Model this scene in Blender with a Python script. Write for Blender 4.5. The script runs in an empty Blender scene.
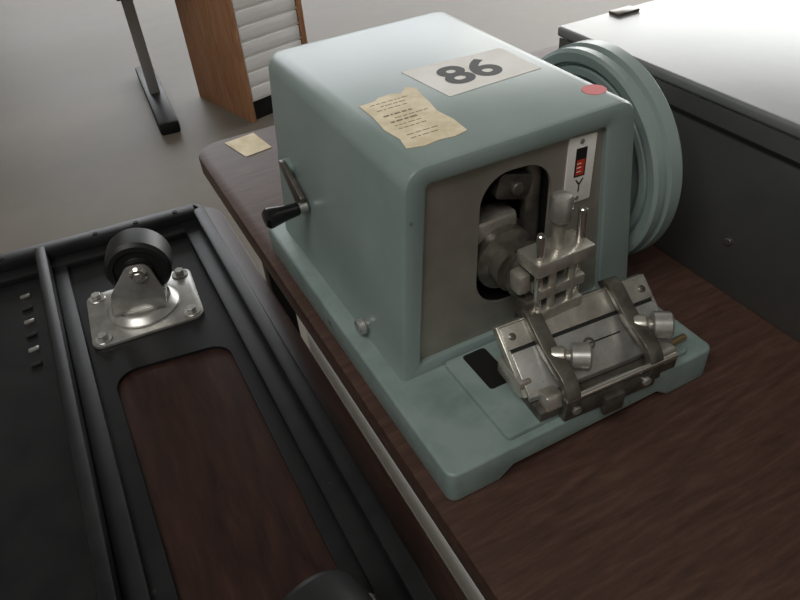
import bpy, bmesh, math, random
from mathutils import Vector, Matrix
random.seed(3)
TZ=75.0
S=0.01
CM=[Matrix.Identity(4)]
def W(p):
    q=CM[-1]@Vector(p)
    return Vector((q.x*S,q.y*S,(q.z+TZ)*S))
def lin(c):
    return tuple(((v/255)/12.92 if v/255<=.04045 else ((v/255+.055)/1.055)**2.4) for v in c)+(1,)
# ---------------------------------------------------------------- materials
def mat(name,col,rough=.5,metal=0.,noise=0.,nscale=20,col2=None,bump=0.,stretch=(1,1,1),coat=0.,detail=6,rv=0.,lo=.35,hi=.65,spec=.5,chips=None,cth=.70,cscale=45):
    m=bpy.data.materials.new(name);m.use_nodes=True
    nt=m.node_tree;b=nt.nodes['Principled BSDF']
    b.inputs['Base Color'].default_value=lin(col)
    b.inputs['Roughness'].default_value=rough
    b.inputs['Metallic'].default_value=metal
    b.inputs['Coat Weight'].default_value=coat
    b.inputs['Specular IOR Level'].default_value=spec
    if col2 or bump or rv:
        tc=nt.nodes.new('ShaderNodeTexCoord');mp=nt.nodes.new('ShaderNodeMapping')
        mp.inputs['Scale'].default_value=stretch
        nt.links.new(tc.outputs['Object'],mp.inputs['Vector'])
        n=nt.nodes.new('ShaderNodeTexNoise');n.inputs['Scale'].default_value=nscale
        n.inputs['Detail'].default_value=detail;n.inputs['Roughness'].default_value=.6
        nt.links.new(mp.outputs[0],n.inputs['Vector'])
        if col2:
            r=nt.nodes.new('ShaderNodeValToRGB')
            r.color_ramp.elements[0].position=lo;r.color_ramp.elements[1].position=hi
            r.color_ramp.elements[0].color=lin(col);r.color_ramp.elements[1].color=lin(col2)
            nt.links.new(n.outputs['Fac'],r.inputs[0])
            out=r.outputs[0]
            if chips:
                n3=nt.nodes.new('ShaderNodeTexNoise');n3.inputs['Scale'].default_value=cscale;n3.inputs['Detail'].default_value=4
                nt.links.new(tc.outputs['Object'],n3.inputs['Vector'])
                r3=nt.nodes.new('ShaderNodeValToRGB');r3.color_ramp.elements[0].position=cth;r3.color_ramp.elements[1].position=cth+.03
                nt.links.new(n3.outputs['Fac'],r3.inputs[0])
                mx=nt.nodes.new('ShaderNodeMix');mx.data_type='RGBA'
                nt.links.new(r3.outputs[0],mx.inputs[0]);nt.links.new(out,mx.inputs[6]);mx.inputs[7].default_value=lin(chips)
                out=mx.outputs[2]
            nt.links.new(out,b.inputs['Base Color'])
        if rv:
            mr=nt.nodes.new('ShaderNodeMapRange');mr.inputs[3].default_value=max(0,rough-rv);mr.inputs[4].default_value=rough+rv
            nt.links.new(n.outputs['Fac'],mr.inputs[0]);nt.links.new(mr.outputs[0],b.inputs['Roughness'])
        if bump:
            bp=nt.nodes.new('ShaderNodeBump');bp.inputs['Strength'].default_value=bump;bp.inputs['Distance'].default_value=.002
            nt.links.new(n.outputs['Fac'],bp.inputs['Height']);nt.links.new(bp.outputs[0],b.inputs['Normal'])
    return m
def wood(name,c1,c2,c3,along='X',rough=.3,sc=1.0,spec=.35,fine=.8):
    m=bpy.data.materials.new(name);m.use_nodes=True
    nt=m.node_tree;b=nt.nodes['Principled BSDF'];N=nt.nodes.new;L=nt.links.new
    tc=N('ShaderNodeTexCoord');mp=N('ShaderNodeMapping')
    mp.inputs['Scale'].default_value=(2.2*sc,16*sc,16*sc) if along=='X' else ((16*sc,2.2*sc,16*sc) if along=='Y' else (16*sc,16*sc,2.2*sc))
    L(tc.outputs['Object'],mp.inputs['Vector'])
    n1=N('ShaderNodeTexNoise');n1.inputs['Scale'].default_value=1.4;n1.inputs['Detail'].default_value=3;n1.inputs['Distortion'].default_value=.6
    L(mp.outputs[0],n1.inputs['Vector'])
    w=N('ShaderNodeMath');w.operation='MULTIPLY';w.inputs[1].default_value=14
    L(n1.outputs['Fac'],w.inputs[0])
    fr=N('ShaderNodeMath');fr.operation='PINGPONG';fr.inputs[1].default_value=1.0;L(w.outputs[0],fr.inputs[0])
    n2=N('ShaderNodeTexNoise');n2.inputs['Scale'].default_value=9;n2.inputs['Detail'].default_value=10;n2.inputs['Roughness'].default_value=.75
    L(mp.outputs[0],n2.inputs['Vector'])
    mx=N('ShaderNodeMix');mx.data_type='FLOAT';mx.inputs[0].default_value=fine
    L(fr.outputs[0],mx.inputs[2]);L(n2.outputs['Fac'],mx.inputs[3])
    r=N('ShaderNodeValToRGB');e=r.color_ramp.elements
    e[0].position=.3;e[0].color=lin(c1);e[1].position=.7;e[1].color=lin(c3)
    x=e.new(.5);x.color=lin(c2)
    L(mx.outputs[0],r.inputs[0]);L(r.outputs[0],b.inputs['Base Color'])
    b.inputs['Roughness'].default_value=rough
    b.inputs['Specular IOR Level'].default_value=spec
    return m
M={}
M['teal']=mat('teal_enamel',(128,144,141),.34,0,col2=(140,154,151),nscale=9,rv=.06,detail=8,chips=(96,107,104),cth=.735)
M['teal2']=mat('teal_enamel_worn',(112,129,125),.38,0,col2=(134,149,145),nscale=26,detail=10,lo=.3,hi=.6,chips=(74,78,72),cth=.69)
M['face']=mat('dull_steel_plate',(142,138,129),.42,.5,col2=(166,161,151),nscale=14,rv=.1)
M['steel']=mat('machined_steel',(206,202,192),.3,.7,col2=(166,161,150),nscale=60,rv=.1)
M['dsteel']=mat('dark_oiled_steel',(120,116,108),.34,.65,col2=(80,76,70),nscale=50,rv=.1)
M['chrome']=mat('chrome',(225,223,217),.16,.95,rv=.05,nscale=30)
M['zinc']=mat('zinc_plated',(198,198,194),.3,.72,col2=(160,158,152),nscale=40,rv=.08)
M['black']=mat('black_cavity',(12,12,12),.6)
M['blackmetal']=mat('black_painted_metal',(19,19,21),.42,.0,col2=(27,27,28),nscale=40,bump=.08,rv=.06,spec=.3,chips=(52,50,48),cth=.72,cscale=70)
M['rubber']=mat('black_rubber',(20,20,21),.45,rv=.05,nscale=20)
M['bakelite']=mat('black_bakelite',(14,14,15),.22)
M['paper']=mat('white_paper_label',(238,236,232),.7,col2=(228,225,218),nscale=30)
M['tan']=mat('aged_paper_label',(232,220,192),.75,col2=(204,188,154),nscale=45)
M['ink']=mat('black_ink',(20,19,19),.6)
M['brownink']=mat('brown_print',(128,110,86),.7)
M['pink']=mat('red_sticker',(205,92,92),.6)
M['red']=mat('red_scale',(196,60,34),.5)
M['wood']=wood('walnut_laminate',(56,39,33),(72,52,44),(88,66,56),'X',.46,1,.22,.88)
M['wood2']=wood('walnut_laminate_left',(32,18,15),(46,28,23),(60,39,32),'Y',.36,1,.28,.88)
M['ply']=wood('plywood_board',(148,104,76),(168,122,90),(182,138,104),'Z',.6,.5,.3)
M['white']=mat('white_laminate',(244,244,242),.5)
M['whitep']=mat('white_stacked_paper',(250,250,250),.6,col2=(236,236,238),nscale=6,stretch=(1,1,12))
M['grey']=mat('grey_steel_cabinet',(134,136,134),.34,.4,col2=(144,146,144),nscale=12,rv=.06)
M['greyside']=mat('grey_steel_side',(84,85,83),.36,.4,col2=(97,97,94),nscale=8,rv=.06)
M['conc']=mat('concrete_floor',(106,100,91),.5,0,col2=(138,131,120),nscale=1.3,rv=.08,detail=9,spec=.35,lo=.25,hi=.75)
M['wall']=mat('painted_wall',(176,172,164),.8,col2=(168,164,156),nscale=3)
M['ceil']=mat('ceiling_paint',(150,148,142),.85)
M['brass']=mat('aged_brass',(170,150,110),.35,.8)
M['pipe']=mat('grey_pipe',(150,150,148),.4,.4)
# ---------------------------------------------------------------- builders
def empty(name,loc=(0,0,0)):
    e=bpy.data.objects.new(name,None);bpy.context.collection.objects.link(e)
    e.empty_display_size=.05
    return e
def finish(bm,name,m,parent=None,bev=0.,seg=2,ang=38,smooth=True):
    bmesh.ops.recalc_face_normals(bm,faces=bm.faces)
    if bev>0:
        ed=[e for e in bm.edges if len(e.link_faces)==2 and e.calc_face_angle(0)>math.radians(ang)]
        bmesh.ops.bevel(bm,geom=ed,offset=bev*S,segments=seg,profile=.5,affect='EDGES',clamp_overlap=True)
    for f in bm.faces:f.smooth=smooth
    for e in bm.edges:
        if len(e.link_faces)==2 and e.calc_face_angle(0)>math.radians(32):e.smooth=False
    me=bpy.data.meshes.new(name);bm.to_mesh(me);bm.free()
    o=bpy.data.objects.new(name,me);bpy.context.collection.objects.link(o)
    me.materials.append(M[m] if isinstance(m,str) else m)
    if parent:o.parent=parent
    return o
def box(name,lo,hi,m,parent=None,bev=0.,seg=2):
    bm=bmesh.new()
    v=[bm.verts.new(W((x,y,z))) for x in (lo[0],hi[0]) for y in (lo[1],hi[1]) for z in (lo[2],hi[2])]
    for f in ((0,1,3,2),(4,6,7,5),(0,4,5,1),(2,3,7,6),(0,2,6,4),(1,5,7,3)):bm.faces.new([v[i] for i in f])
    return finish(bm,name,m,parent,bev,seg)
def mp(plane,u,v,h):
    return {'XZ':(u,h,v),'XY':(u,v,h),'YZ':(h,u,v)}[plane]
def loft(name,loops,m,parent=None,cap=(True,True),bev=0.,closed=False,seg=2):
    bm=bmesh.new();R=[[bm.verts.new(W(p)) for p in L] for L in loops];n=len(R[0])
    k=len(R)
    for i in range(k if closed else k-1):
        a,b=R[i],R[(i+1)%k]
        for j in range(n):
            bm.faces.new((a[j],a[(j+1)%n],b[(j+1)%n],b[j]))
    if not closed:
        if cap[0]:bm.faces.new(R[0])
        if cap[1]:bm.faces.new(R[-1])
    return finish(bm,name,m,parent,bev,seg)
def prism(name,pts,plane,h0,h1,m,parent=None,bev=0.,seg=2):
    return loft(name,[[mp(plane,u,v,h) for u,v in pts] for h in (h0,h1)],m,parent,bev=bev,seg=seg)
def frame3(ax):
    ax=Vector(ax).normalized();t=Vector((0,0,1)) if abs(ax.z)<.9 else Vector((1,0,0))
    a=ax.cross(t).normalized();b=ax.cross(a)
    return ax,a,b
def lathe(name,prof,org,axis,m,parent=None,n=48,bev=0.,cap=(True,True)):
    ax,a,b=frame3(axis);o=Vector(org)
    loops=[[o+ax*h+(a*math.cos(t)+b*math.sin(t))*max(r,.001) for t in [2*math.pi*i/n for i in range(n)]] for r,h in prof]
    return loft(name,loops,m,parent,cap=cap,bev=bev)
def cyl(name,p0,p1,r,m,parent=None,n=32,bev=0.,r2=None):
    p0=Vector(p0);p1=Vector(p1);L=(p1-p0).length;r2=r if r2 is None else r2
    c=min(bev,r*.4,r2*.4,L*.4)
    pr=[(r-c,0),(r,c),(r2,L-c),(r2-c,L)] if c>0 else [(r,0),(r2,L)]
    return lathe(name,pr,p0,p1-p0,m,parent,n)
def sweep(name,pts,r,m,parent=None):
    cu=bpy.data.curves.new(name,'CURVE');cu.dimensions='3D';cu.bevel_depth=r*S;cu.bevel_resolution=5;cu.use_fill_caps=True
    s=cu.splines.new('POLY');s.points.add(len(pts)-1)
    for i,p in enumerate(pts):s.points[i].co=tuple(W(p))+(1,)
    cu.materials.append(M[m]);o=bpy.data.objects.new(name,cu);bpy.context.collection.objects.link(o)
    if parent:o.parent=parent
    return o
def fillet(pts,rad,n=6):
    out=[];k=len(pts)
    if not hasattr(rad,'__len__'):rad=[rad]*k
    for i in range(k):
        P=Vector(pts[i]);a=(Vector(pts[i-1])-P).normalized();b=(Vector(pts[(i+1)%k])-P).normalized();r=rad[i]
        if r<=0:
            r=.001
        th=a.angle(b);t=r/math.tan(th/2);c=P+(a+b).normalized()*(r/math.sin(th/2))
        s=P+a*t-c;e=P+b*t-c
        a0=math.atan2(s.y,s.x);a1=math.atan2(e.y,e.x);d=(a1-a0+math.pi)%(2*math.pi)-math.pi
        for j in range(n+1):
            q=a0+d*j/n;out.append((c.x+r*math.cos(q),c.y+r*math.sin(q)))
    return out
def rayhit(poly,c,ang):
    d=(math.cos(ang),math.sin(ang));best=None
    for i in range(len(poly)):
        x1,y1=poly[i-1][0]-c[0],poly[i-1][1]-c[1];x2,y2=poly[i][0]-c[0],poly[i][1]-c[1]
        ex,ey=x2-x1,y2-y1;den=d[0]*ey-d[1]*ex
        if abs(den)<1e-12:continue
        t=(x1*ey-y1*ex)/den;s=(x1*d[1]-y1*d[0])/den
        if t>0 and -1e-6<=s<=1+1e-6 and (best is None or t>best):best=t
    return (c[0]+d[0]*best,c[1]+d[1]*best)
def holed(name,outer,inner,plane,h0,h1,m,parent=None,bev=0.,n=72):
    c=(sum(p[0] for p in inner)/len(inner),sum(p[1] for p in inner)/len(inner))
    A=[2*math.pi*i/n for i in range(n)]
    for p in list(outer)+list(inner):
        A.append(math.atan2(p[1]-c[1],p[0]-c[0])%(2*math.pi))
    A=sorted(A);B=[A[0]]
    for a in A[1:]:
        if a-B[-1]>.004:B.append(a)
    O=[rayhit(outer,c,a) for a in B];I=[rayhit(inner,c,a) for a in B]
    loops=[[mp(plane,u,v,h) for u,v in L] for L,h in ((O,h0),(I,h0),(I,h1),(O,h1))]
    return loft(name,loops,m,parent,closed=True,bev=bev)
def circ(cx,cy,r,n=32):return [(cx+r*math.cos(2*math.pi*i/n),cy+r*math.sin(2*math.pi*i/n)) for i in range(n)]
# ---------------------------------------------------------------- room
def room():
    x0,x1,y0,y1,h=-600,700,-500,1000,520
    box('floor',(x0,y0,-TZ-10),(x1,y1,-TZ),'conc')
    box('ceiling',(x0-20,y0-20,h-TZ),(x1+20,y1+20,h-TZ+15),'ceil')
    def wall(name,plane,outer,hole,a,b):
        holed(name,outer,hole,plane,a,b,'wall')
    z0,z1=-TZ,h-TZ
    wall('wall_back','XZ',[(x0,z0),(x1,z0),(x1,z1),(x0,z1)],[(-100,z0+90),(600,z0+90),(600,z0+480),(-100,z0+480)],y1,y1+20)
    wall('wall_right','YZ',[(y0,z0),(y1,z0),(y1,z1),(y0,z1)],[(100,z0+100),(900,z0+100),(900,z0+480),(100,z0+480)],x1,x1+20)
    box('wall_left',(x0-20,y0,z0),(x0,y1,z1),'wall')
    box('wall_front',(x0,y0-20,z0),(x1,y0,z1),'wall')
    w=empty('window_1')
    for i in range(6):
        x=-100+i*140;box('mullion_%d'%i,(x-3,y1+5,z0+90),(x+3,y1+12,z0+480),'white',w)
    w=empty('window_2')
    for i in range(6):
        y=100+i*160;box('mullion_%d'%i,(x1+5,y-3,z0+100),(x1+12,y+3,z0+480),'white',w)
room()
# ---------------------------------------------------------------- tables
def legs(par,pts,ztop):
    for i,(x,y) in enumerate(pts):
        box('leg_%d'%i,(x-1.5,y-1.5,-TZ),(x+1.5,y+1.5,ztop),'blackmetal',par,.3)
t=empty('work_table')
tp=fillet([(-1.1,-60),(150,-60),(150,69.5),(-1.1,69.5)],[3,3,3,4],8)
prism('tabletop',tp,'XY',-2.6,0,'wood',t,.25)
box('apron_side',(-1.0,-55,-6),(0.6,27,-2.6),'white',t,.1)
box('apron_front',(2,-57,-6),(147,-55,-2.6),'blackmetal',t,.1)
legs(t,[(5,-52),(143,-52),(5,62),(143,62)],-2.6)
t2=empty('work_table.001')
tp2=fillet([(-120,-60),(-2.9,-60),(-2.4,53.2),(-120,68)],[3,3,4.5,3],8)
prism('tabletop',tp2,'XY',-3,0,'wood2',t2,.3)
legs(t2,[(-114,-52),(-8,-52),(-8,46),(-114,58)],-3)
# paper tag on the table
pt=prism('paper_tag',[(3.3,68.0),(7.9,68.6),(8.6,62.6),(4.6,62.0)],'XY',0.02,.06,'tan')
# ---------------------------------------------------------------- microtome
mt=empty('rotary_microtome')
hb=3.17
def base():
    bm=bmesh.new()
    prof=[(0,0),(4.3,0),(5.6,1.0),(19.6,1.0),(20.9,0),(25.5,0),(25.5,hb),(0,hb)]
    y0,y1=-.4,39
    A=[bm.verts.new(W((x,y0,z))) for x,z in prof];B=[bm.verts.new(W((x,y1,z))) for x,z in prof]
    n=len(prof)
    for i in range(n):bm.faces.new((A[i],A[(i+1)%n],B[(i+1)%n],B[i]))
    bm.faces.new(A);bm.faces.new(B)
    bm.edges.ensure_lookup_table()
    ve=[e for e in bm.edges if abs((e.verts[0].co-e.verts[1].co).normalized().z)>.99 and e.calc_length()>.02]
    bmesh.ops.bevel(bm,geom=ve,offset=.8*S,segments=6,profile=.5,affect='EDGES')
    finish(bm,'cast_base',M['teal2'],mt,.25,3)
base()
# raised rail step on the base
prism('base_rail',fillet([(5.4,0.2),(23.2,0.2),(23.2,9.6),(5.4,9.6)],.4,3),'XY',hb-.1,hb+.45,'teal2',mt,.15)
prism('base_slot',fillet([(7.0,4.9),(9.2,4.9),(9.2,9.3),(7.0,9.3)],.3,3),'XY',hb+.40,hb+.47,'black',mt)
# housing
def outl(ins=0,H=22.0,rt=1.7,x=(1.6,25.3,3.2,22.95)):
    z0=hb-.02
    return fillet([(x[0]+ins,z0),(x[1]-ins,z0),(x[3]-ins,H-ins),(x[2]+ins,H-ins)],[.01,.01,max(rt-ins*.5,.4),max(rt-ins*.5,.4)],8)
inner=fillet([(3.35,4.3),(21.7,4.0),(20.4,20.35),(4.75,20.55)],[.3,.3,.5,.5],8)
y0=9.66;loops=[]
def L(o,y):return [(u,y,v) for u,v in o]
loops=[L(inner,y0+.9),L(inner,y0+.1),L(fillet([(3.2,4.15),(21.85,3.85),(20.55,20.5),(4.6,20.7)],[.3,.3,.5,.5],8),y0),
 L(outl(.35),y0),L(outl(.12),y0+.1),L(outl(0),y0+.35),L(outl(0),20),L(outl(0),36.6),L(outl(.25),37.6),L(outl(.8),38.2),L(outl(1.6),38.5)]
loft('housing',loops,'teal',mt,cap=(False,True))
# face plate with opening
hole=fillet([(8.9,7.1),(15.6,6.8),(15.9,18.9),(9.5,19.3)],[3.0,3.0,2.6,2.6],8)
holed('face_plate',[(3.3,4.2),(21.75,3.9),(20.45,20.45),(4.7,20.65)],hole,'XZ',y0+.55,y0+.85,'face',mt)
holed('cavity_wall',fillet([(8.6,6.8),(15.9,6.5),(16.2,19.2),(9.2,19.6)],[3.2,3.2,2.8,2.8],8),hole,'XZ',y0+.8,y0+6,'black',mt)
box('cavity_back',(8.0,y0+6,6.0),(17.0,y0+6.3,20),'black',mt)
# mechanism in opening
lathe('feed_flange',[(3.1,0),(3.1,.9),(2.7,1.1),(2.7,2.6),(2.0,3.0),(2.0,4.2)],(11.8,y0+3.0,11.3),(0,-1,0),'dsteel',mt,48)
box('feed_block',(9.5,y0+1.2,12.4),(13.4,y0+3.6,14.9),'steel',mt,.4)
prism('upper_lever',fillet([(11.1,16.6),(14.1,15.6),(14.8,17.6),(11.7,18.6)],.5,4),'XZ',y0+1.2,y0+2.4,'dsteel',mt,.1)
cyl('upper_pin',(12.9,y0+.6,17.2),(12.9,y0+1.4,17.2),.55,'dsteel',mt,24,.1)
cyl('slide_bar',(15.0,y0+2,8),(15.0,y0+2,19),.8,'dsteel',mt,24)
# clamp body
lathe('clamp_neck',[(2.2,0),(2.3,1.2),(1.7,1.8),(1.7,2.6)],(12.6,y0-.6,11.0),(0,-1,0),'dsteel',mt,32)
CX,CY=13.5,6.3
box('clamp_jaw_top',(CX-2.6,CY-1.4,12.9),(CX+2.6,CY+1.3,14.1),'steel',mt,.15)
box('clamp_jaw_mid',(CX-2.1,CY-1.2,10.6),(CX+2.1,CY+1.4,11.5),'steel',mt,.12)
box('clamp_jaw_bottom',(CX-2.4,CY-1.3,8.4),(CX+2.0,CY+1.5,9.5),'steel',mt,.15)
box('clamp_back',(CX-2.0,CY+.6,8.4),(CX+1.9,CY+2.2,13.2),'dsteel',mt,.15)
for i,(dx,dy,zt) in enumerate(((-1.9,-.6,16.2),(1.9,-.4,17.0),(-.9,-.9,13),(0.9,-.9,13))):
    cyl('clamp_rod_%d'%i,(CX+dx,CY+dy,8.2),(CX+dx,CY+dy,zt),.33,'chrome' if i<2 else 'steel',mt,20,.08)
cyl('clamp_screw',(CX+.1,CY-.1,14),(CX+.1,CY-.1,16.2),.5,'steel',mt,24,.05)
cyl('clamp_knob_collar',(CX+.1,CY-.1,16.1),(CX+.1,CY-.1,16.6),.62,'zinc',mt,24,.08)
lathe('clamp_knob',[(.75,0),(.85,.15),(.85,1.7),(.7,2.0),(.35,2.1)],(CX+.1,CY-.1,16.5),(0,0,1),'zinc',mt,20)
box('clamp_lower_arm',(CX-2.9,CY-.6,7.4),(CX-1.4,CY+.9,10.2),'dsteel',mt,.2)
box('clamp_side_lug',(CX-3.3,CY-.2,10.8),(CX-2.2,CY+1.2,12.6),'steel',mt,.25)
# label plate
def lp():
    y=y0+.50
    prism('scale_plate',fillet([(17.1,14.3),(19.75,14.2),(19.85,19.9),(17.2,20.1)],.15,3),'XZ',y-.06,y+.06,'paper',mt,.02)
    prism('scale_window',[(17.9,16.6),(18.95,16.55),(19.0,19.0),(17.95,19.05)],'XZ',y-.08,y-.05,'ink',mt)
    prism('scale_drum',[(18.05,16.75),(18.8,16.7),(18.85,18.0),(18.1,18.05)],'XZ',y-.10,y-.07,'red',mt)
    for k in range(3):
        z=17.0+.35*k
        prism('scale_tick_%d'%k,[(18.1,z),(18.5,z),(18.5,z+.07),(18.1,z+.07)],'XZ',y-.12,y-.09,'paper',mt)
    for k,(x,z) in enumerate(((18.4,19.6),(18.35,14.7))):
        cyl('plate_screw_%d'%k,(x,y-.02,z),(x,y-.16,z),.2,'zinc',mt,16,.03)
    prism('plate_arrow',[(18.42,15.2),(18.52,15.2),(18.55,15.9),(18.45,15.9)],'XZ',y-.09,y-.05,'ink',mt)
    prism('plate_arrow_b',[(18.45,15.8),(18.55,15.9),(18.2,16.35),(18.1,16.3)],'XZ',y-.09,y-.05,'ink',mt)
    prism('plate_arrow_c',[(18.45,15.9),(18.55,15.8),(18.9,16.3),(18.8,16.35)],'XZ',y-.09,y-.05,'ink',mt)
lp()
# labels on top
ZT=22.0
prism('old_label',[(5.2,20.9),(6.6,21.0),(7.1,21.4),(8.2,21.5),(9.0,21.1),(9.9,22.0),(10.5,21.3),(10.2,20.0),(10.0,18.2),(9.7,16.6),(9.95,14.6),(9.8,12.5),(8.6,12.2),(7.4,12.4),(6.2,12.2),(4.9,12.6),(5.2,14.1),(4.95,16),(5.2,18.4)],'XY',ZT+.0,ZT+.04,'tan',mt)
for i in range(12):
    if i in (3,9):continue
    y=20.3-.6*i
    x=5.9+(.6 if i%4==1 else 0)
    h=.24 if i in (4,6) else .1
    end=9.1-random.random()*1.3
    while x<end:
        l=.15+random.random()*.45
        prism('label_print_%d'%i,[(x,y),(min(x+l,9.3),y),(min(x+l,9.3),y+h),(x,y+h)],'XY',ZT+.03,ZT+.05,'brownink',mt)
        x+=l+.14
prism('lot_label',[(11.1,25.0),(20.7,24.4),(20.7,18.5),(11.8,18.2)],'XY',ZT+.0,ZT+.035,'paper',mt)
def text(s,size,loc,rz,m,par,name,ext=.0008):
    cu=bpy.data.curves.new(name,'FONT');cu.body=s;cu.size=size*S;cu.align_x='CENTER';cu.align_y='CENTER';cu.offset=.0014;cu.extrude=.0001
    o=bpy.data.objects.new(name,cu);bpy.context.collection.objects.link(o)
    o.location=W(loc);o.rotation_euler=(0,0,rz);cu.materials.append(M[m]);o.parent=par
    return o
text('86',5.2,(15.7,21.4,ZT+.05),-.03,'ink',mt,'lot_number')
prism('round_sticker',circ(21.3,12.6,.95),'XY',ZT-.0,ZT+.03,'pink',mt)
# lever with knob on left side
cyl('lever_boss',(3.2,33.3,12.0),(1.6,33.3,12.0),1.0,'teal2',mt,28,.15)
prism('lever_arm',fillet([(34.3,13.1),(32.6,13.1),(28.4,11.2),(28.6,9.5),(29.9,9.4)],.4,4),'YZ',1.4,1.9,'dsteel',mt,.1)
cyl('lever_pin',(2.0,28.6,10.2),(.3,28.6,10.2),.5,'zinc',mt,24,.1)
lathe('lever_knob',[(.45,0),(.62,.2),(.75,1.5),(1.0,2.9),(1.0,3.2),(.7,3.5)],(1.2,28.6,10.2),(-1,0,0),'bakelite',mt,28)
# side screw knob
cyl('side_stud',(2.4,16.4,4.5),(1.3,16.4,4.5),.5,'steel',mt,20,.1)
cyl('side_knob',(1.5,16.4,4.5),(.8,16.4,4.5),.75,'zinc',mt,20,.12)
# wheel
WC=(25.3,18.3,12.3)
lathe('handwheel',[(.5,-.4),(1.9,-.4),(2.1,.9),(7.1,1.3),(7.4,.5),(7.7,.3),(8.3,.3),(8.45,.7),(8.65,.7),(8.8,.2),(9.6,.1),(9.9,.3),(9.9,1.0),(9.65,1.15),(9.65,1.4),(10.1,1.55),(10.1,2.7),(9.85,3.0),(7,3.0),(6.5,2.0),(2,2.0),(1.8,3.2),(.5,3.2)],WC,(1,0,0),'teal',mt,96)
cyl('wheel_shaft',(23,18.3,12.3),(26.0,18.3,12.3),1.3,'steel',mt,32)
cyl('wheel_handle_post',(28.0,18.4,6.2),(33,18.4,6.2),.9,'bakelite',mt,28,.3)
prism('gear_cover',fillet([(24.5,9),(33.5,9),(33.5,17.5),(24.5,17.5)],2.5,6),'YZ',23,24.9,'teal2',mt,.3)
# ---------------------------------------------------------------- knife holder
KM=Matrix.Translation((14.8,2.9,hb+.45))@Matrix.Rotation(math.radians(-4),4,'Z')
CM.append(KM)
box('holder_foot',(-6.4,-3.2,0),(6.2,2.6,1.0),'dsteel',mt,.15)
for i,u in enumerate((-5.8,4.6)):
    prism('holder_cradle_%d'%i,fillet([(-3.4,.8),(2.6,.8),(3.0,3.4),(1.6,3.6),(-1.4,1.8),(-3.0,2.2)],.3,4),'YZ',u,u+1.4,'steel',mt,.12)
box('holder_front_lip',(-4.6,-3.7,-.4),(3.8,-2.7,1.4),'dsteel',mt,.15)
box('holder_tab',(-1.2,-4.1,-1.0),(.6,-3.6,.8),'dsteel',mt,.1)
cyl('lip_screw_a',(-3.6,-3.6,.6),(-3.6,-3.95,.6),.38,'zinc',mt,20,.06)
cyl('lip_screw_b',(2.8,-3.6,.6),(2.8,-3.95,.6),.38,'zinc',mt,20,.06)
prism('knife_back_plate',[(2.7,5.2),(3.4,4.7),(-.9,.9),(-1.7,1.5)],'YZ',-6.9,6.9,'steel',mt,.1)
fd=Vector((-4.4,-3.7)).normalized();fn=Vector((-.644,.765))
def FP(s,off):
    p=Vector((2.7,5.2))+fd*s+fn*off
    return (p.x,p.y)
prism('knife_front_plate',[FP(2.3,-.1),FP(2.3,.25),FP(5.9,.3),FP(6.2,-.1)],'YZ',-6.6,6.6,'zinc',mt,.06)
prism('knife_edge',[FP(.1,-.05),FP(.2,.14),FP(2.0,.2),FP(2.05,-.05)],'YZ',-6.7,6.7,'steel',mt,.03)
prism('plate_line',[FP(2.04,-.1),FP(2.04,.12),FP(2.3,.12),FP(2.3,-.1)],'YZ',-6.5,6.5,'black',mt)
prism('plate_scribe',[FP(3.6,.2),FP(3.6,.3),FP(3.72,.3),FP(3.72,.2)],'YZ',-3.6,2.6,'black',mt)
p=FP(3.66,.27)
lathe('plate_ring',[(.5,0),(.5,.08),(.3,.08),(.3,0)],(-.3,p[0],p[1]),(0,fn.x,fn.y),'dsteel',mt,24,cap=(False,False))
for k,u in enumerate((-6.0,6.0)):
    p=FP(1.1,.15);lathe('edge_screw_%d'%k,[(.3,0),(.3,.12),(.2,.18)],(u,p[0],p[1]),(0,fn.x,fn.y),'dsteel',mt,18)
def arc(c,r,a0,a1,n=10):return [(c[0]+r*math.cos(math.radians(a0+(a1-a0)*k/n)),c[1]+r*math.sin(math.radians(a0+(a1-a0)*k/n))) for k in range(n+1)]
for i,u in enumerate((-4.6,2.9)):
    outer_=[FP(-.7,-.5),FP(-.6,.5),FP(.2,1.0),FP(1.6,1.15),FP(3.0,1.35)]+arc((-1.6,1.6),2.3,118,200,8)+[(-3.75,.3)]
    inner_=[(-2.9,.3)]+arc((-1.6,1.6),1.5,200,125,8)+[FP(3.2,.55),FP(1.6,.4),FP(.3,.3),FP(-.1,-.4)]
    prism('clamp_arm_%d'%i,outer_+inner_,'YZ',u,u+1.25,'dsteel',mt,.1)
    q=Vector((u+.9,FP(3.6,.9)[0],FP(3.6,.9)[1]))
    d=Vector((.80,-.45,.0)).normalized()
    lathe('clamp_boss_%d'%i,[(.75,-.3),(.8,0),(.8,.6),(.6,.8)],q,d,'steel',mt,24)
    cyl('clamp_stem_%d'%i,q,q+d*1.6,.45,'steel',mt,24,.05)
    lathe('clamp_thumbscrew_%d'%i,[(.8,0),(1.08,.12),(1.08,1.4),(.95,1.55),(.3,1.6)],q+d*1.1,d,'zinc',mt,28)
sweep('cross_rod',[(-4.6,-3.6,1.9),(5.4,-3.6,2.1)],.28,'chrome',mt)
box('left_end_block',(-7.0,-1.2,1.0),(-5.9,2.2,2.6),'steel',mt,.2)
box('right_end_block',(5.6,-1.2,1.0),(6.9,2.6,3.0),'steel',mt,.2)
sweep('lock_lever',[(6.0,-1.4,.3),(8.3,-1.0,.3),(9.0,-.9,.2)],.3,'brass',mt)
CM.pop()
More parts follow.
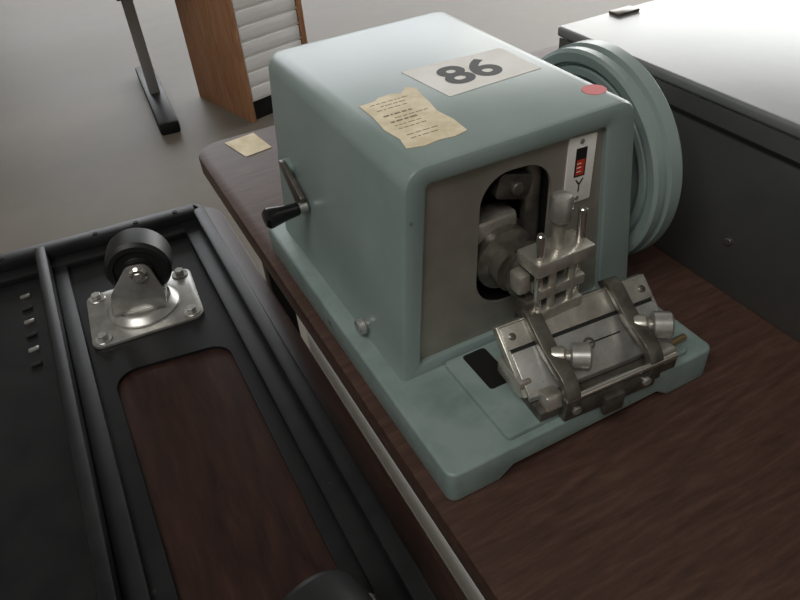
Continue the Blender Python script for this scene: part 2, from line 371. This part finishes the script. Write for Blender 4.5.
# ---------------------------------------------------------------- grey steel cabinet
cb=empty('steel_cabinet')
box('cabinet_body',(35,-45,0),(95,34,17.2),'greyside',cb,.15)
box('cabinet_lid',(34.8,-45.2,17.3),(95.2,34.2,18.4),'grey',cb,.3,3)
box('cabinet_seam',(34.85,-44.9,15.2),(35.1,34,15.5),'black',cb)
cyl('cabinet_screw',(35.05,7.5,5.5),(34.8,7.5,5.5),.35,'dsteel',cb,16,.05)
cyl('cabinet_screw_b',(35.05,20.5,14.2),(34.8,20.5,14.2),.3,'dsteel',cb,16,.05)
box('lid_latch',(41.5,32.2,18.4),(44.5,33.8,18.7),'dsteel',cb,.08)
# ---------------------------------------------------------------- overturned cart frame
ct=empty('overturned_rolling_cart')
# wood underside panel seen through opening
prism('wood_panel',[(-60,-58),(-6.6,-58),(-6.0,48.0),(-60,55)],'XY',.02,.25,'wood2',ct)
op=fillet([(-19.6,-2.8),(-9.4,-2.8),(-9.2,25.5),(-19.6,27.0)],2.0,6)
outer=[(-21.8,-57),(-5.6,-57),(-5.2,49.0),(-21.8,51.8)]
holed('pan_floor',outer,op,'XY',.25,.6,'blackmetal',ct)
box('pan_floor_left',(-58,-57,.25),(-23.5,50,.6),'blackmetal',ct)
# right rail
prism('rail_right',[(-8.4,-57),(-6,-57),(-5.4,48.8),(-7.8,49.2)],'XY',.6,1.5,'blackmetal',ct,.2)
prism('rail_right_flange',[(-6.7,-57),(-5.3,-57),(-4.7,49),(-6.1,49.2)],'XY',.3,2.6,'blackmetal',ct,.3)
prism('rail_far',[(-58,53.4),(-58,51.6),(-6,47.4),(-4.8,47.8),(-5.6,49.6)],'XY',.3,2.6,'blackmetal',ct,.3)
prism('rail_far_step',[(-58,52.4),(-58,50),(-6,45.6),(-5.4,47.8)],'XY',.3,1.4,'blackmetal',ct,.2)
prism('rail_mid',[(-24.6,-57),(-23.4,-57),(-22.4,50.0),(-23.6,50.1)],'XY',.3,2.7,'blackmetal',ct,.25)
prism('rail_mid_low',[(-23.4,-57),(-21.4,-57),(-20.9,50),(-22.4,50)],'XY',.3,1.3,'blackmetal',ct,.25)
for i in range(6):
    y=32+i*2.4
    box('hook_slot_%d'%i,(-26.2,y,.55),(-25.2,y+.5,.85),'zinc' if i%2 else 'black',ct,.1)
for i,x in enumerate((-8,-12.5,-17,-27,-33)):
    y=48.3-(x+5)*.081
    cyl('rail_rivet_%d'%i,(x,y,2.55),(x,y,2.7),.28,'black',ct,12)
def caster(tag,cx,cy,z,ang,wr=3.0,plate=True,par=ct,px=10.4,py=8.4,fang=None):
    CM.append(Matrix.Translation((cx,cy,z))@Matrix.Rotation(math.radians(ang),4,'Z'))
    pl=fillet([(-px/2,-py/2),(px/2,-py/2),(px/2,py/2),(-px/2,py/2)],1.0,5)
    prism('caster_plate'+tag,pl,'XY',0,.35,'zinc',par,.08)
    k=0
    for sx in (-1,1):
        for sy in (-1,1):
            x,y=sx*(px/2-1.1),sy*(py/2-1.0)
            cyl('caster_washer%s_%d'%(tag,k),(x,y,.35),(x,y,.5),.85,'zinc',par,20,.05)
            cyl('caster_bolt%s_%d'%(tag,k),(x,y,.5),(x,y,1.0),.5,'zinc',par,6,.06);k+=1
    lathe('caster_race'+tag,[(3.5,.3),(3.6,.6),(3.1,1.1),(2.9,1.2),(2.7,1.0),(2.6,1.4),(1.2,1.5)],(0,0,0),(0,0,1),'zinc',par,48)
    CM.pop()
    CM.append(Matrix.Translation((cx,cy,z))@Matrix.Rotation(math.radians(fang if fang is not None else ang),4,'Z'))
    for s,yy in ((0,-2.2),(1,1.9)):
        prism('caster_fork%s_%d'%(tag,s),fillet([(-2.7,1.3),(2.6,1.3),(2.9,3.2),(2.2,6.6),(.2,6.6),(-2.0,3.8)],[.3,.5,1.2,1.0,1.0,1.0],5),'XZ',yy,yy+.3,'zinc',par,.08)
    box('caster_fork_bridge'+tag,(-2.6,-2.2,1.2),(2.6,2.2,1.6),'zinc',par,.1)
    w=(1.1,0,5.6)
    lathe('caster_wheel'+tag,[(.5,-1.75),(1.4,-1.75),(1.5,-1.55),(2.2,-1.55),(2.3,-1.75),(wr-.35,-1.7),(wr-.05,-1.3),(wr,0),(wr-.05,1.3),(wr-.35,1.7),(2.3,1.75),(1.5,1.55),(.5,1.75)],w,(0,1,0),'rubber',par,48)
    cyl('caster_axle'+tag,(w[0],-2.7,w[2]),(w[0],2.7,w[2]),.42,'zinc',par,6,.05)
    lathe('caster_axle_nut'+tag,[(.85,0),(.85,.15),(.65,.35),(.3,.4)],(w[0],-2.2,w[2]),(0,-1,0),'chrome',par,24)
    CM.pop()
caster('_a',-14.9,35.2,.6,-4,3.1,fang=-14,px=10.8,py=9.0)
caster('_b',-13.3,-7.6,.6,-4,3.1,fang=10)
caster('_c',-36,34.5,.6,-4,3.1,fang=60)
# ---------------------------------------------------------------- background
bk=empty('wooden_bookcase')
CM.append(Matrix.Translation((50.5,238,-TZ))@Matrix.Rotation(math.radians(104.5),4,'Z'))
box('side_board',(0,0,0),(43,2,110),'ply',bk,.2)
box('side_board_far',(0,-30,0),(43,-28,110),'ply',bk,.2)
for i in range(17):
    z=8+i*5.8
    box('shelf_%d'%i,(1,-28,z),(42,0,z+.6),'white',bk,.1)
    box('paper_stack_%d'%i,(.6,-27.5,z+.6),(41,-.5,z+5.6),'whitep',bk,.5)
box('plinth',(2,-28,0),(42,0,8),'blackmetal',bk)
CM.pop()
lg=empty('background_table')
CM.append(Matrix.Translation((20,278,-TZ))@Matrix.Rotation(math.radians(-4),4,'Z'))
box('foot_bar',(-4,-30,0),(4,43,5),'blackmetal',lg,1.0)
box('post',(-2.2,4,4),(2.2,10,68),'pipe',lg,.6)
box('post_sleeve',(-4,2,44),(4,13,68),'blackmetal',lg,.6)
box('crossbar',(-140,5,60),(0,9,66),'blackmetal',lg,.5)
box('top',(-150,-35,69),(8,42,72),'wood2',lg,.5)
box('foot_bar_b',(-144,-30,0),(-136,43,5),'blackmetal',lg,1.0)
box('post_b',(-143,4,4),(-137,11,68),'pipe',lg,.6)
CM.pop()
# ---------------------------------------------------------------- lights
def area(name,loc,target,sx,sy,power,col):
    l=bpy.data.lights.new(name,'AREA');l.shape='RECTANGLE';l.size=sx*S;l.size_y=sy*S;l.energy=power;l.color=col
    o=bpy.data.objects.new(name,l);bpy.context.collection.objects.link(o)
    o.location=W(loc);d=(W(target)-W(loc));o.rotation_euler=d.to_track_quat('-Z','Y').to_euler()
    return o
area('window_light_right',(690,480,210),(100,100,0),750,360,390,(1,.99,.97))
area('window_light_back',(250,990,210),(100,100,0),680,360,200,(.97,.98,1))
area('overhead_fill',(-180,-120,430),(0,20,0),300,300,185,(1,.98,.95))  # added fill light from front left, no fixture; brightens the whole set
w=bpy.data.worlds.new('sky');bpy.context.scene.world=w;w.use_nodes=True
w.node_tree.nodes['Background'].inputs[0].default_value=(.9,.95,1,1);w.node_tree.nodes['Background'].inputs[1].default_value=1.2
# ---------------------------------------------------------------- camera
def cam():
    yaw,pitch,roll=[math.radians(a) for a in (24.56,39.28,-5.30)]
    cy,sy=math.cos(yaw),math.sin(yaw);cp,sp=math.cos(pitch),math.sin(pitch)
    F=Vector((sy*cp,cy*cp,-sp));R=Vector((cy,-sy,0));U=R.cross(F)
    cr,sr=math.cos(roll),math.sin(roll)
    R2=R*cr+U*sr;U2=-R*sr+U*cr
    m=Matrix((R2,U2,-F)).transposed().to_4x4()
    m.translation=W((-14.67,-26.87,44.62))
    c=bpy.data.cameras.new('camera');o=bpy.data.objects.new('camera',c);bpy.context.collection.objects.link(o)
    c.sensor_width=36;c.lens=700/800*36;c.clip_start=.01;c.clip_end=100
    o.matrix_world=m;bpy.context.scene.camera=o
cam()
sc=bpy.context.scene
sc.view_settings.view_transform='Standard'
sc.view_settings.exposure=0.0
